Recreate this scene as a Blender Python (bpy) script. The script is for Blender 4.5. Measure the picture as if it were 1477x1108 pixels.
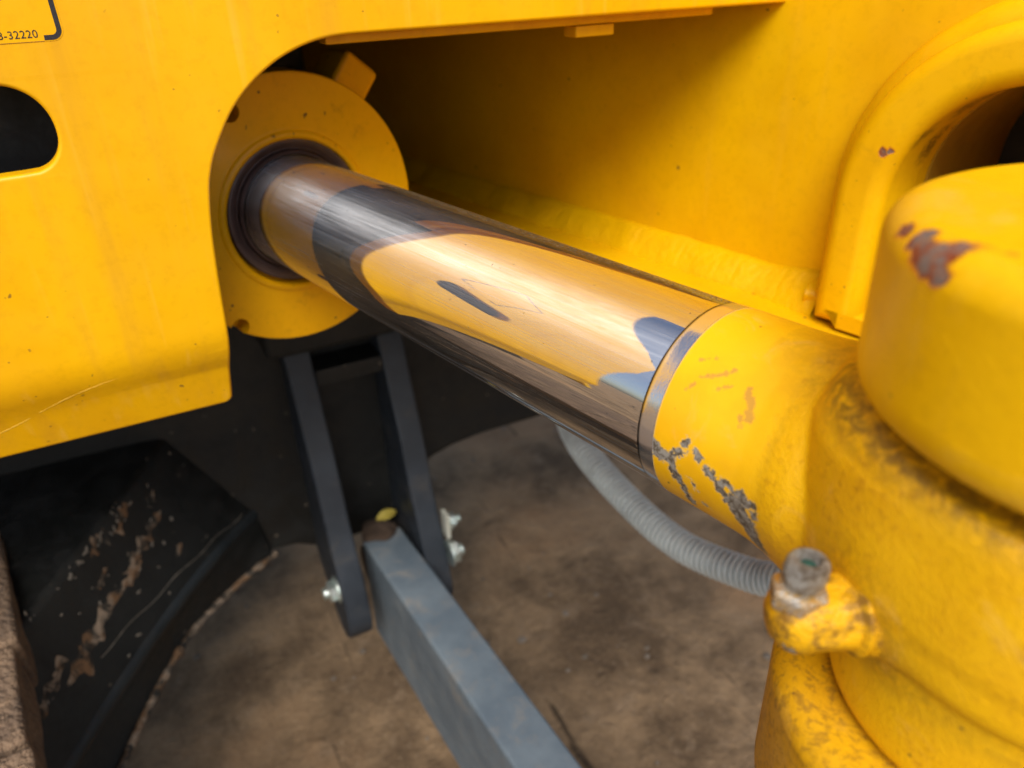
import bpy, bmesh, math, random
from mathutils import Vector, Matrix, noise as mnoise
import numpy as np

random.seed(7)
for o in list(bpy.data.objects):
    bpy.data.objects.remove(o)
scene = bpy.context.scene
COL = scene.collection
R = math.radians

# ------------------------------------------------------------------ camera
cam_d = bpy.data.cameras.new("camera")
cam = bpy.data.objects.new("camera", cam_d)
COL.objects.link(cam)
cam.matrix_world = Matrix((
    (0.8894, 0.2479, -0.3840, 0.0),
    (-0.4561, 0.4266, -0.7810, 0.0),
    (-0.0298, 0.8698, 0.4925, 0.70),
    (0, 0, 0, 1)))
cam_d.sensor_width = 36
cam_d.lens = 26.81
cam_d.clip_start = 0.01
cam_d.clip_end = 1500
cam_d.dof.use_dof = True
cam_d.dof.focus_distance = 0.262
cam_d.dof.aperture_fstop = 10.5
scene.camera = cam

# ------------------------------------------------------------------ daylight
SUN_AZ = Vector((-0.29, -0.59, 0.75)).normalized()      # direction towards the sun
world = bpy.data.worlds.new("World")
scene.world = world
world.use_nodes = True
wn = world.node_tree
sky = wn.nodes.new("ShaderNodeTexSky")
sky.sky_type = 'NISHITA'
sky.sun_disc = False
sky.sun_elevation = math.asin(SUN_AZ.z)
sky.sun_rotation = math.atan2(SUN_AZ.x, SUN_AZ.y)
sky.air_density = 1.0
sky.dust_density = 2.5
wn.links.new(sky.outputs[0], wn.nodes["Background"].inputs[0])
wn.nodes["Background"].inputs[1].default_value = 0.06

sun_d = bpy.data.lights.new("sun", 'SUN')
sun_d.energy = 1.5
sun_d.angle = R(34)
sun_d.color = (1.0, 0.97, 0.92)
sun = bpy.data.objects.new("sun", sun_d)
COL.objects.link(sun)
sun.rotation_euler = SUN_AZ.to_track_quat('Z', 'Y').to_euler()
sun.location = (-2, -2, 4)

vs = scene.view_settings
vs.view_transform = 'Standard'
vs.look = 'None'
vs.exposure = 1.27
vs.gamma = 1.0
vs.use_curve_mapping = False
cy = scene.cycles
cy.max_bounces = 7
cy.diffuse_bounces = 3
cy.glossy_bounces = 5
cy.caustics_reflective = False
cy.caustics_refractive = False

# ------------------------------------------------------------------ node helpers
def new_mat(name):
    m = bpy.data.materials.new(name)
    m.use_nodes = True
    nt = m.node_tree
    return m, nt, nt.nodes["Principled BSDF"]

class NT:
    """small wrapper to write node graphs in few lines"""
    def __init__(self, nt):
        self.nt = nt
    def node(self, kind, **kw):
        n = self.nt.nodes.new(kind)
        for k, v in kw.items():
            setattr(n, k, v)
        return n
    def link(self, a, b):
        self.nt.links.new(a, b)
    def put(self, sock, v):
        if isinstance(v, (int, float, tuple, list, Vector)):
            sock.default_value = v
        else:
            self.link(v, sock)
    def coord(self, scale=(1, 1, 1), rot=(0, 0, 0), vec=None):
        if vec is None:
            vec = self.node("ShaderNodeTexCoord").outputs["Object"]
        mp = self.node("ShaderNodeMapping")
        mp.inputs["Scale"].default_value = scale
        mp.inputs["Rotation"].default_value = rot
        self.link(vec, mp.inputs["Vector"])
        return mp.outputs[0]
    def noise(self, vec, scale, detail=4, rough=0.55, dist=0.0):
        n = self.node("ShaderNodeTexNoise")
        self.link(vec, n.inputs["Vector"])
        n.inputs["Scale"].default_value = scale
        n.inputs["Detail"].default_value = detail
        n.inputs["Roughness"].default_value = rough
        n.inputs["Distortion"].default_value = dist
        return n.outputs["Fac"]
    def noisec(self, vec, scale, detail=3):
        n = self.node("ShaderNodeTexNoise")
        self.link(vec, n.inputs["Vector"])
        n.inputs["Scale"].default_value = scale
        n.inputs["Detail"].default_value = detail
        return n.outputs["Color"]
    def voro(self, vec, scale, rnd=1.0):
        n = self.node("ShaderNodeTexVoronoi")
        self.link(vec, n.inputs["Vector"])
        n.inputs["Scale"].default_value = scale
        n.inputs["Randomness"].default_value = rnd
        return n.outputs["Distance"], n.outputs["Color"]
    def ramp(self, fac, lo, hi, a=0.0, b=1.0):
        n = self.node("ShaderNodeMapRange")
        n.interpolation_type = 'SMOOTHSTEP'
        self.put(n.inputs["Value"], fac)
        n.inputs["From Min"].default_value = lo
        n.inputs["From Max"].default_value = hi
        n.inputs["To Min"].default_value = a
        n.inputs["To Max"].default_value = b
        return n.outputs[0]
    def math(self, op, a, b=0.0):
        n = self.node("ShaderNodeMath", operation=op)
        self.put(n.inputs[0], a)
        self.put(n.inputs[1], b)
        return n.outputs[0]
    def vmath(self, op, a, b):
        n = self.node("ShaderNodeVectorMath", operation=op)
        self.put(n.inputs[0], a)
        self.put(n.inputs[1], b)
        return n.outputs["Value"] if op in ('DISTANCE', 'DOT_PRODUCT', 'LENGTH') else n.outputs[0]
    def scale(self, a, f):
        n = self.node("ShaderNodeVectorMath", operation='SCALE')
        self.put(n.inputs[0], a)
        n.inputs["Scale"].default_value = f
        return n.outputs[0]
    def mix(self, fac, a, b):
        n = self.node("ShaderNodeMix", data_type='RGBA')
        self.put(n.inputs["Factor"], fac)
        self.put(n.inputs["A"], a if not isinstance(a, tuple) else (*a, 1))
        self.put(n.inputs["B"], b if not isinstance(b, tuple) else (*b, 1))
        return n.outputs["Result"]
    def bump(self, h, strength, dist, normal=None):
        n = self.node("ShaderNodeBump")
        n.inputs["Strength"].default_value = strength
        n.inputs["Distance"].default_value = dist
        self.link(h, n.inputs["Height"])
        if normal is not None:
            self.link(normal, n.inputs["Normal"])
        return n.outputs[0]
    def warped(self, vec, scale, amp):
        c = self.noisec(vec, scale)
        c = self.vmath('SUBTRACT', c, (0.5, 0.5, 0.5))
        return self.vmath('ADD', vec, self.scale(c, amp))
    def blobs(self, vec, pts):
        """signed distance to a union of balls, metres"""
        out = None
        for (p, r) in pts:
            d = self.math('SUBTRACT', self.vmath('DISTANCE', vec, p), r)
            out = d if out is None else self.math('MINIMUM', out, d)
        return out

YEL = (0.82, 0.465, 0.001)
YEL2 = (0.75, 0.405, 0.001)

def yellow_paint(name, peel=0.0, grime=0.3, specks=0.5, streak=0.0, chips=None, base=YEL, base2=YEL2,
                 rough=0.36, scratches=0.0, dust=0.0, grime_pts=None, glo=0.60, gsc=55):
    """machine yellow enamel with age marks; chips = list of (point, radius) in object space"""
    m, nt, bs = new_mat(name)
    g = NT(nt)
    oc = g.node("ShaderNodeTexCoord").outputs["Object"]
    v = g.noise(oc, 18, 3, 0.6)
    col = g.mix(g.ramp(v, 0.35, 0.7), base, base2)
    fine = g.noise(oc, 260, 2, 0.6)
    col = g.mix(g.ramp(fine, 0.45, 0.75, 0, 0.22), col, (base[0] * 0.72, base[1] * 0.66, base[2]))
    if streak:
        sv = g.coord((70, 70, 4))
        s1 = g.noise(sv, 1.0, 4, 0.55)
        col = g.mix(g.ramp(s1, 0.5, 0.75, 0, streak), col, (0.55, 0.25, 0.02))
        s2 = g.noise(sv, 2.3, 3, 0.5)
        col = g.mix(g.ramp(s2, 0.55, 0.8, 0, streak * 0.6), col, (0.9, 0.55, 0.12))
    rgh = g.ramp(g.noise(oc, 40, 4), 0.3, 0.8, rough - 0.06, rough + 0.12)
    if dust:
        d1 = g.noise(oc, 35, 6, 0.65, 0.6)
        dm = g.ramp(d1, 0.52, 0.75, 0, dust)
        col = g.mix(dm, col, (0.62, 0.42, 0.16))
    if grime:
        d2 = g.noise(g.warped(oc, 60, 0.012), gsc, 6, 0.7)
        gm = g.ramp(d2, glo, glo + 0.2, 0, grime)
        col = g.mix(gm, col, (0.16, 0.075, 0.015))
    if grime_pts:
        gd = g.blobs(g.warped(oc, 130, 0.010), grime_pts)
        g3 = g.noise(oc, 420, 5, 0.7)
        gm2 = g.math('MULTIPLY', g.ramp(gd, -0.004, 0.006, 1, 0), g.ramp(g3, 0.32, 0.62, 0, 1))
        col = g.mix(g.math('MULTIPLY', gm2, 0.8), col, (0.045, 0.022, 0.010))
    hgt = g.math('MULTIPLY', g.noise(oc, 900, 2), 0.02)
    if peel:
        p1 = g.noise(oc, 700, 4, 0.6)
        p2 = g.noise(oc, 170, 3, 0.5)
        hgt = g.math('ADD', g.math('MULTIPLY', p1, peel), g.math('MULTIPLY', p2, peel * 1.2))
    if scratches:
        sc = g.coord((40, 600, 40), (0.3, 0.5, 0.8), oc)
        sn = g.noise(g.warped(sc, 0.3, 2.0), 1.0, 3, 0.5)
        sm = g.math('MULTIPLY', g.ramp(sn, 0.66, 0.70), g.ramp(g.noise(oc, 45, 3), 0.5, 0.62))
        col = g.mix(g.math('MULTIPLY', sm, scratches), col, (0.33, 0.17, 0.06))
    if specks:
        vd, vc = g.voro(g.warped(oc, 300, 0.004), 75)
        pick = g.vmath('DOT_PRODUCT', vc, (0.6, 0.3, 0.1))
        sp = g.math('MULTIPLY', g.ramp(vd, 0.05, 0.10, 1, 0), g.ramp(pick, 0.62, 0.66))
        vd2, vc2 = g.voro(g.warped(oc, 500, 0.003), 210)
        pick2 = g.vmath('DOT_PRODUCT', vc2, (0.2, 0.3, 0.5))
        sp2 = g.math('MULTIPLY', g.ramp(vd2, 0.08, 0.16, 1, 0), g.ramp(pick2, 0.66, 0.70))
        sp = g.math('MAXIMUM', sp, g.math('MULTIPLY', sp2, 0.7))
        col = g.mix(g.math('MULTIPLY', sp, specks), col, (0.10, 0.05, 0.02))
    metal = None
    if chips:
        wv = g.warped(g.warped(oc, 160, 0.0045), 700, 0.0016)
        dd = g.blobs(wv, chips)
        rust = g.mix(g.ramp(g.noise(oc, 330, 4), 0.35, 0.62), (0.22, 0.045, 0.010), (0.17, 0.13, 0.11))
        rust = g.mix(g.ramp(g.noise(oc, 900, 3), 0.5, 0.7, 0, 0.5), rust, (0.40, 0.12, 0.02))
        col = g.mix(g.ramp(dd, -0.0002, 0.0009, 0.85, 0.0), col, (0.62, 0.20, 0.012))
        cm = g.ramp(dd, -0.0005, 0.0001, 1, 0)
        col = g.mix(cm, col, rust)
        hgt = g.math('SUBTRACT', hgt, g.math('MULTIPLY', cm, 0.25))
        rgh = g.math('MAXIMUM', rgh, g.math('MULTIPLY', cm, 0.75))
    g.put(bs.inputs["Base Color"], col)
    g.put(bs.inputs["Roughness"], rgh)
    bs.inputs["Specular IOR Level"].default_value = 0.30
    g.link(g.bump(hgt, 1.0, 0.001), bs.inputs["Normal"])
    return m

def simple(name, color, rough=0.5, metal=0.0, var=0.3, scale=60, bump=0.05, second=None, dist=0.001):
    m, nt, bs = new_mat(name)
    g = NT(nt)
    oc = g.node("ShaderNodeTexCoord").outputs["Object"]
    f = g.noise(oc, scale, 6, 0.65, 0.4)
    second = second or tuple(c * (1 - var) for c in color)
    g.put(bs.inputs["Base Color"], g.mix(g.ramp(f, 0.35, 0.68), color, second))
    g.put(bs.inputs["Roughness"], g.ramp(g.noise(oc, scale * 1.7, 4), 0.3, 0.7, max(rough - 0.1, 0.02), min(rough + 0.12, 1)))
    bs.inputs["Metallic"].default_value = metal
    g.link(g.bump(g.noise(oc, scale * 6, 5), 1.0, dist * bump * 4), bs.inputs["Normal"])
    return m

def chrome():
    m, nt, bs = new_mat("hard_chrome")
    g = NT(nt)
    oc = g.node("ShaderNodeTexCoord").outputs["Object"]
    bs.inputs["Metallic"].default_value = 1.0
    bs.inputs["Base Color"].default_value = (0.80, 0.80, 0.81, 1)
    # rings left by grinding, fine axial wipe marks
    rings = g.noise(g.coord((2600, 60, 60), vec=oc), 1.0, 3, 0.6)
    wipe = g.noise(g.coord((14, 1500, 1500), vec=oc), 1.0, 4, 0.65)
    g.put(bs.inputs["Roughness"], g.ramp(wipe, 0.4, 0.75, 0.015, 0.042))
    g.link(g.bump(g.math('ADD', g.math('MULTIPLY', rings, 0.6), wipe), 0.22, 0.000008), bs.inputs["Normal"])
    # broad lobe: light caught by the grinding marks, spread along the rod
    b2 = g.node("ShaderNodeBsdfPrincipled")
    b2.inputs["Metallic"].default_value = 1.0
    b2.inputs["Base Color"].default_value = (0.82, 0.84, 0.88, 1)
    b2.inputs["Roughness"].default_value = 0.54
    b2.inputs["Anisotropic"].default_value = 0.98
    b2.inputs["Anisotropic Rotation"].default_value = 0.25
    tan = g.node("ShaderNodeTangent", direction_type='RADIAL', axis='X')
    g.link(tan.outputs[0], b2.inputs["Tangent"])
    g.link(g.bump(g.math('ADD', rings, wipe), 0.5, 0.00004), b2.inputs["Normal"])
    mixs = g.node("ShaderNodeMixShader")
    haze = g.noise(g.coord((8, 60, 60), vec=oc), 1.0, 5, 0.6)
    g.put(mixs.inputs[0], g.ramp(g.math('ADD', g.math('MULTIPLY', haze, 0.6), g.math('MULTIPLY', wipe, 0.4)), 0.32, 0.68, 0.05, 0.29))
    g.link(bs.outputs[0], mixs.inputs[1])
    g.link(b2.outputs[0], mixs.inputs[2])
    # dust grains; upper-side dark band paints the recess's reflection with specks of dust
    dust = g.node("ShaderNodeBsdfPrincipled")
    g.put(dust.inputs["Base Color"], g.mix(g.ramp(g.noise(oc, 1400, 2), 0.52, 0.66), (0.018, 0.013, 0.008), (0.40, 0.30, 0.16)))
    dust.inputs["Roughness"].default_value = 0.8
    vd, vc = g.voro(g.warped(oc, 700, 0.002), 620)
    pick = g.vmath('DOT_PRODUCT', vc, (0.4, 0.4, 0.2))
    sep = g.node("ShaderNodeSeparateXYZ")
    g.link(oc, sep.inputs[0])
    top = g.math('MULTIPLY', g.ramp(sep.outputs["Y"], -0.002, 0.0115), g.ramp(sep.outputs["Z"], 0.0, 0.01))            # dust settles on the upper, inner side
    thr = g.math('SUBTRACT', 0.80, g.math('MULTIPLY', top, 0.34))
    dots = g.math('MULTIPLY', g.ramp(vd, 0.10, 0.22, 1, 0), g.math('GREATER_THAN', pick, thr))
    vd2, vc2 = g.voro(g.warped(oc, 300, 0.004), 130)
    pick2 = g.vmath('DOT_PRODUCT', vc2, (0.3, 0.3, 0.4))
    dots2 = g.math('MULTIPLY', g.ramp(vd2, 0.03, 0.07, 1, 0), g.math('GREATER_THAN', pick2, 0.70))
    dark_reflection = g.math('MULTIPLY', g.math('MULTIPLY', g.ramp(sep.outputs["Y"], 0.0010, 0.0080), g.ramp(sep.outputs["Z"], 0.0, 0.01)), g.ramp(g.noise(oc, 1100, 4, 0.7), 0.36, 0.58, 0.15, 0.95))
    allm = g.math('MAXIMUM', g.math('MAXIMUM', dots, dots2), dark_reflection)
    mix2 = g.node("ShaderNodeMixShader")
    g.put(mix2.inputs[0], g.math('MULTIPLY', allm, 0.8))
    g.link(mixs.outputs[0], mix2.inputs[1])
    g.link(dust.outputs[0], mix2.inputs[2])
    g.link(mix2.outputs[0], nt.nodes["Material Output"].inputs["Surface"])
    return m

def eye_material():
    """cast rod end: enamel over steel; 'chip' attribute = signed distance to worn places (metres)"""
    m, nt, bs = new_mat("rod_end_enamel")
    g = NT(nt)
    oc = g.node("ShaderNodeTexCoord").outputs["Object"]
    sep = g.node("ShaderNodeSeparateXYZ")
    g.link(oc, sep.inputs[0])
    s = sep.outputs["X"]
    at = g.node("ShaderNodeAttribute", attribute_name="chip").outputs["Fac"]
    sc = g.node("ShaderNodeAttribute", attribute_name="scuff").outputs["Fac"]
    gr = g.node("ShaderNodeAttribute", attribute_name="grime").outputs["Fac"]
    cast = g.node("ShaderNodeAttribute", attribute_name="cast").outputs["Fac"]
    n1 = g.noise(oc, 420, 4, 0.65, 0.5)
    n2 = g.noise(oc, 1500, 3, 0.6)
    d = g.math('ADD', at, g.math('MULTIPLY', g.math('SUBTRACT', n1, 0.5), 0.0062))
    d = g.math('ADD', d, g.math('MULTIPLY', g.math('SUBTRACT', n2, 0.5), 0.0007))
    edge = g.math('ADD', g.math('SUBTRACT', s, -0.0932), g.math('MULTIPLY', g.math('SUBTRACT', n2, 0.5), 0.0003))
    d = g.math('MINIMUM', d, edge)
    bare = g.ramp(d, -0.00008, 0.00008, 1, 0)
    lip = g.math('MULTIPLY', g.ramp(d, 0.0, 0.00045, 1, 0), g.math('SUBTRACT', 1.0, bare))
    v = g.noise(oc, 45, 5, 0.6)
    col = g.mix(g.ramp(v, 0.35, 0.7), (0.87, 0.485, 0.001), (0.80, 0.415, 0.001))
    pit = g.noise(oc, 520, 4, 0.62)
    col = g.mix(g.math('MULTIPLY', g.math('MULTIPLY', g.ramp(pit, 0.50, 0.72, 0, 0.8), g.ramp(g.noise(oc, 38, 3), 0.38, 0.62, 0.25, 1.0)), cast), col, (0.56, 0.255, 0.003))
    # dark joint: grease, with the shade of gap and undercut painted in
    gn = g.noise(g.warped(oc, 240, 0.006), 300, 5, 0.7)
    gm = g.math('MULTIPLY', gr, g.ramp(gn, 0.30, 0.62, 0.0, 1.0))
    col = g.mix(g.math('MINIMUM', gm, 0.92), col, (0.060, 0.030, 0.010))
    # rubbed scuffs
    sd = g.math('ADD', sc, g.math('MULTIPLY', g.math('SUBTRACT', g.noise(oc, 700, 4, 0.7), 0.5), 0.0040))
    sm = g.ramp(sd, -0.0003, 0.0004, 0.62, 0)
    col = g.mix(sm, col, (0.42, 0.20, 0.05))
    dn = g.noise(oc, 60, 6, 0.7, 0.8)
    col = g.mix(g.ramp(dn, 0.55, 0.78, 0, 0.35), col, (0.80, 0.52, 0.20))
    vd, vc = g.voro(g.warped(oc, 500, 0.003), 150)
    pick = g.vmath('DOT_PRODUCT', vc, (0.6, 0.3, 0.1))
    sp = g.math('MULTIPLY', g.ramp(vd, 0.06, 0.11, 1, 0), g.ramp(pick, 0.64, 0.68))
    col = g.mix(g.math('MULTIPLY', sp, 0.8), col, (0.10, 0.05, 0.015))
    col = g.mix(g.math('MULTIPLY', lip, 0.75), col, (0.78, 0.60, 0.28))
    steel = g.mix(g.ramp(g.noise(oc, 500, 5, 0.7, 0.6), 0.40, 0.62), (0.40, 0.385, 0.34), (0.11, 0.085, 0.055))
    collar = g.ramp(s, -0.0934, -0.0928, 1, 0)
    steel = g.mix(collar, steel, (0.84, 0.84, 0.85))
    # dark seam where the collar meets the chrome
    seam = g.ramp(s, -0.0988, -0.0980, 1, 0)
    steel = g.mix(seam, steel, (0.05, 0.045, 0.04))
    g.put(bs.inputs["Base Color"], g.mix(bare, col, steel))
    g.put(bs.inputs["Metallic"], g.math('MULTIPLY', bare, g.ramp(s, -0.0934, -0.0928, 0.95, 0.35)))
    r_paint = g.ramp(g.noise(oc, 60, 4), 0.3, 0.75, 0.36, 0.52)
    r_met = g.ramp(s, -0.0934, -0.0928, 0.13, 0.55)
    mr = g.node("ShaderNodeMix", data_type='FLOAT')
    g.put(mr.inputs["Factor"], bare)
    g.put(mr.inputs["A"], r_paint)
    g.put(mr.inputs["B"], r_met)
    g.put(bs.inputs["Roughness"], mr.outputs["Result"])
    peel = g.math('MULTIPLY', g.math('ADD', g.math('MULTIPLY', pit, 0.24), g.math('MULTIPLY', g.noise(oc, 1700, 2), 0.22)), g.math('ADD', g.math('MULTIPLY', cast, 0.9), 0.10))
    h = g.math('SUBTRACT', peel, g.math('MULTIPLY', bare, 0.28))
    turned = g.math('MULTIPLY', g.noise(g.coord((3000, 50, 50), vec=oc), 1.0, 2), g.math('MULTIPLY', bare, 0.02))
    g.link(g.bump(g.math('ADD', h, turned), 1.0, 0.001), bs.inputs["Normal"])
    return m

def dark_paint(name, base, second, dust, rough=0.45, dust_amt=0.4):
    m, nt, bs = new_mat(name)
    g = NT(nt)
    oc = g.node("ShaderNodeTexCoord").outputs["Object"]
    col = g.mix(g.ramp(g.noise(oc, 22, 5, 0.6), 0.35, 0.7), base, second)
    d1 = g.noise(g.warped(oc, 40, 0.02), 38, 7, 0.72)
    col = g.mix(g.ramp(d1, 0.50, 0.75, 0, dust_amt), col, dust)
    vd, vc = g.voro(g.warped(oc, 200, 0.006), 60)
    pick = g.vmath('DOT_PRODUCT', vc, (0.6, 0.3, 0.1))
    sp = g.math('MULTIPLY', g.ramp(vd, 0.05, 0.14, 1, 0), g.ramp(pick, 0.68, 0.72))
    col = g.mix(g.math('MULTIPLY', sp, 0.4), col, (0.28, 0.23, 0.17))
    g.put(bs.inputs["Base Color"], col)
    g.put(bs.inputs["Roughness"], g.ramp(d1, 0.3, 0.75, rough, min(1, rough + 0.35)))
    g.link(g.bump(g.math('ADD', g.noise(oc, 300, 5), g.math('MULTIPLY', d1, 0.5)), 1.0, 0.00025), bs.inputs["Normal"])
    return m

def ground_material():
    m, nt, bs = new_mat("packed_earth")
    g = NT(nt)
    oc = g.node("ShaderNodeTexCoord").outputs["Object"]
    a = g.noise(g.warped(oc, 6, 0.06), 6.5, 8, 0.68)
    col = g.mix(g.ramp(a, 0.34, 0.68), (0.125, 0.080, 0.045), (0.40, 0.26, 0.142))
    b = g.noise(g.coord((5, 13, 3), (0, 0, 0.5), oc), 1.6, 7, 0.7)
    col = g.mix(g.ramp(b, 0.56, 0.70, 0, 0.5), col, (0.040, 0.027, 0.018))
    c = g.noise(oc, 22, 7, 0.72, 0.4)
    col = g.mix(g.ramp(c, 0.52, 0.72, 0, 0.65), col, (0.34, 0.235, 0.145))
    d = g.noise(oc, 3.2, 4, 0.6)
    col = g.mix(g.ramp(d, 0.50, 0.68, 0, 0.55), col, (0.40, 0.215, 0.100))
    e = g.noise(g.coord((42, 4, 3), (0, 0, 0.35), oc), 1.2, 5, 0.6)
    col = g.mix(g.ramp(e, 0.62, 0.70, 0, 0.75), col, (0.030, 0.021, 0.015))
    f = g.noise(oc, 160, 5, 0.75)
    col = g.mix(g.ramp(f, 0.56, 0.70, 0, 0.6), col, (0.42, 0.31, 0.20))
    col = g.mix(g.ramp(f, 0.44, 0.30, 0, 0.6), col, (0.030, 0.021, 0.014))
    g.put(bs.inputs["Base Color"], col)
    g.put(bs.inputs["Roughness"], g.ramp(c, 0.3, 0.8, 0.8, 0.98))
    bs.inputs["Specular IOR Level"].default_value = 0.12
    h = g.math('ADD', g.math('MULTIPLY', a, 1.0), g.math('MULTIPLY', g.noise(oc, 70, 6, 0.7), 0.5))
    g.link(g.bump(h, 1.0, 0.012), bs.inputs["Normal"])
    return m

# ------------------------------------------------------------------ mesh helpers
def finish(me, angle=35):
    me.shade_smooth()
    me.set_sharp_from_angle(angle=R(angle))
    return me

def mesh_from_bm(name, bm, angle=35, recalc=True):
    if recalc:
        bmesh.ops.recalc_face_normals(bm, faces=bm.faces[:])
    me = bpy.data.meshes.new(name)
    bm.to_mesh(me)
    bm.free()
    return finish(me, angle)

def obj(name, me, mat=None, parent=None, M=None):
    o = bpy.data.objects.new(name, me)
    COL.objects.link(o)
    if mat is not None and me is not None:
        me.materials.clear()
        me.materials.append(mat)
    if parent is not None:
        o.parent = parent
    if M is not None:
        o.matrix_local = M
    if me is not None and len(me.polygons) < 40000:
        w = o.modifiers.new("weighted", 'WEIGHTED_NORMAL')
        w.keep_sharp = True
        w.weight = 80
    return o

def tag(o, label=None, cat=None, group=None, kind=None):
    for k, v in (("label", label), ("category", cat), ("group", group), ("kind", kind)):
        if v:
            o[k] = v
    return o

def thing(name, label, cat, M=None, group=None):
    o = bpy.data.objects.new(name, None)
    o.empty_display_size = 0.02
    COL.objects.link(o)
    if M is not None:
        o.matrix_world = M
    return tag(o, label, cat, group)

def eval_mesh(tmp):
    dg = bpy.context.evaluated_depsgraph_get()
    dg.update()
    me = bpy.data.meshes.new_from_object(tmp.evaluated_get(dg), depsgraph=dg)
    return me

def curve_prism(outlines, depth, bevel=0.0, res=3):
    """filled 2D outlines (first one outer, others holes) -> solid in local XY, z from -depth/2 to depth/2"""
    cu = bpy.data.curves.new("outline", 'CURVE')
    cu.dimensions = '2D'
    cu.fill_mode = 'BOTH'
    cu.extrude = max(depth / 2 - bevel, 1e-5)
    cu.bevel_depth = bevel
    cu.bevel_resolution = res
    cu.offset = -bevel
    for pts in outlines:
        sp = cu.splines.new('POLY')
        sp.points.add(len(pts) - 1)
        for p, q in zip(sp.points, pts):
            p.co = (q[0], q[1], 0, 1)
        sp.use_cyclic_u = True
    tmp = bpy.data.objects.new("outline", cu)
    COL.objects.link(tmp)
    me = eval_mesh(tmp)
    bpy.data.objects.remove(tmp)
    bpy.data.curves.remove(cu)
    bm = bmesh.new()
    bm.from_mesh(me)
    bpy.data.meshes.remove(me)
    bmesh.ops.remove_doubles(bm, verts=bm.verts[:], dist=1e-6)
    return bm

def arc(cx, cy, r, a0, a1, n=24):
    return [(cx + r * math.cos(R(a0 + (a1 - a0) * i / n)), cy + r * math.sin(R(a0 + (a1 - a0) * i / n))) for i in range(n + 1)]

def xform(bm, M):
    bmesh.ops.transform(bm, matrix=M, verts=bm.verts[:])
    return bm

def box_bm(x0, x1, y0, y1, z0, z1, bevel=0.0, seg=2, bm=None):
    b = bmesh.new()
    bmesh.ops.create_cube(b, size=1)
    for v in b.verts:
        v.co = Vector((x0 + (v.co.x + .5) * (x1 - x0), y0 + (v.co.y + .5) * (y1 - y0), z0 + (v.co.z + .5) * (z1 - z0)))
    if bevel:
        bmesh.ops.bevel(b, geom=b.edges[:], offset=bevel, segments=seg, affect='EDGES', profile=0.5)
    return b

def lathe_bm(profile, axis='X', n=96):
    """profile of (along, radius) revolved round the axis"""
    bm = bmesh.new()
    rings = []
    for (a, r) in profile:
        ring = []
        if r <= 1e-7:
            ring = [bm.verts.new(lathe_pt(axis, a, 0, 0))]
        else:
            for i in range(n):
                t = 2 * math.pi * i / n
                ring.append(bm.verts.new(lathe_pt(axis, a, r * math.cos(t), r * math.sin(t))))
        rings.append(ring)
    for A, B in zip(rings[:-1], rings[1:]):
        if len(A) == 1 and len(B) == 1:
            continue
        for i in range(n):
            j = (i + 1) % n
            if len(A) == 1:
                bm.faces.new((A[0], B[i], B[j]))
            elif len(B) == 1:
                bm.faces.new((A[i], B[0], A[j]))
            else:
                bm.faces.new((A[i], B[i], B[j], A[j]))
    return bm

def lathe_pt(axis, a, u, v):
    return (a, u, v) if axis == 'X' else ((u, a, v) if axis == 'Y' else (u, v, a))

def catmull(pts, n):
    P = [Vector(p) for p in pts]
    P = [P[0] * 2 - P[1]] + P + [P[-1] * 2 - P[-2]]
    out = []
    for i in range(1, len(P) - 2):
        for k in range(n):
            t = k / n
            a, b, c, d = P[i - 1], P[i], P[i + 1], P[i + 2]
            out.append(0.5 * ((2 * b) + (c - a) * t + (2 * a - 5 * b + 4 * c - d) * t * t + (3 * b - a - 3 * c + d) * t ** 3))
    out.append(P[-2])
    return out

def sweep_bm(path, radius, n=20, cap=True):
    """tube along a list of points; radius(i, arc_length)"""
    bm = bmesh.new()
    L = 0.0
    up = Vector((0.13, 0.21, 1)).normalized()
    rings = []
    for i, p in enumerate(path):
        if i:
            L += (p - path[i - 1]).length
        t = (path[min(i + 1, len(path) - 1)] - path[max(i - 1, 0)]).normalized()
        a = t.cross(up).normalized()
        b = t.cross(a).normalized()
        r = radius(i, L)
        rings.append([bm.verts.new(p + (a * math.cos(2 * math.pi * k / n) + b * math.sin(2 * math.pi * k / n)) * r) for k in range(n)])
    for A, B in zip(rings[:-1], rings[1:]):
        for k in range(n):
            bm.faces.new((A[k], A[(k + 1) % n], B[(k + 1) % n], B[k]))
    if cap:
        bm.faces.new(rings[0][::-1])
        bm.faces.new(rings[-1])
    return bm

def jitter(bm, amp, freq, seed=0.0):
    for v in bm.verts:
        v.co += Vector(mnoise.noise_vector(v.co * freq + Vector((seed, seed * 1.7, seed * .3)))) * amp

# frames: world -> machine parts
ROD = Matrix.Translation((0.1631, 0.0576, 0.5795)) @ Matrix.Rotation(R(-77.178), 4, 'Z')   # x = out along the rod, y = towards the inner wall, origin = pin centre

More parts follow.
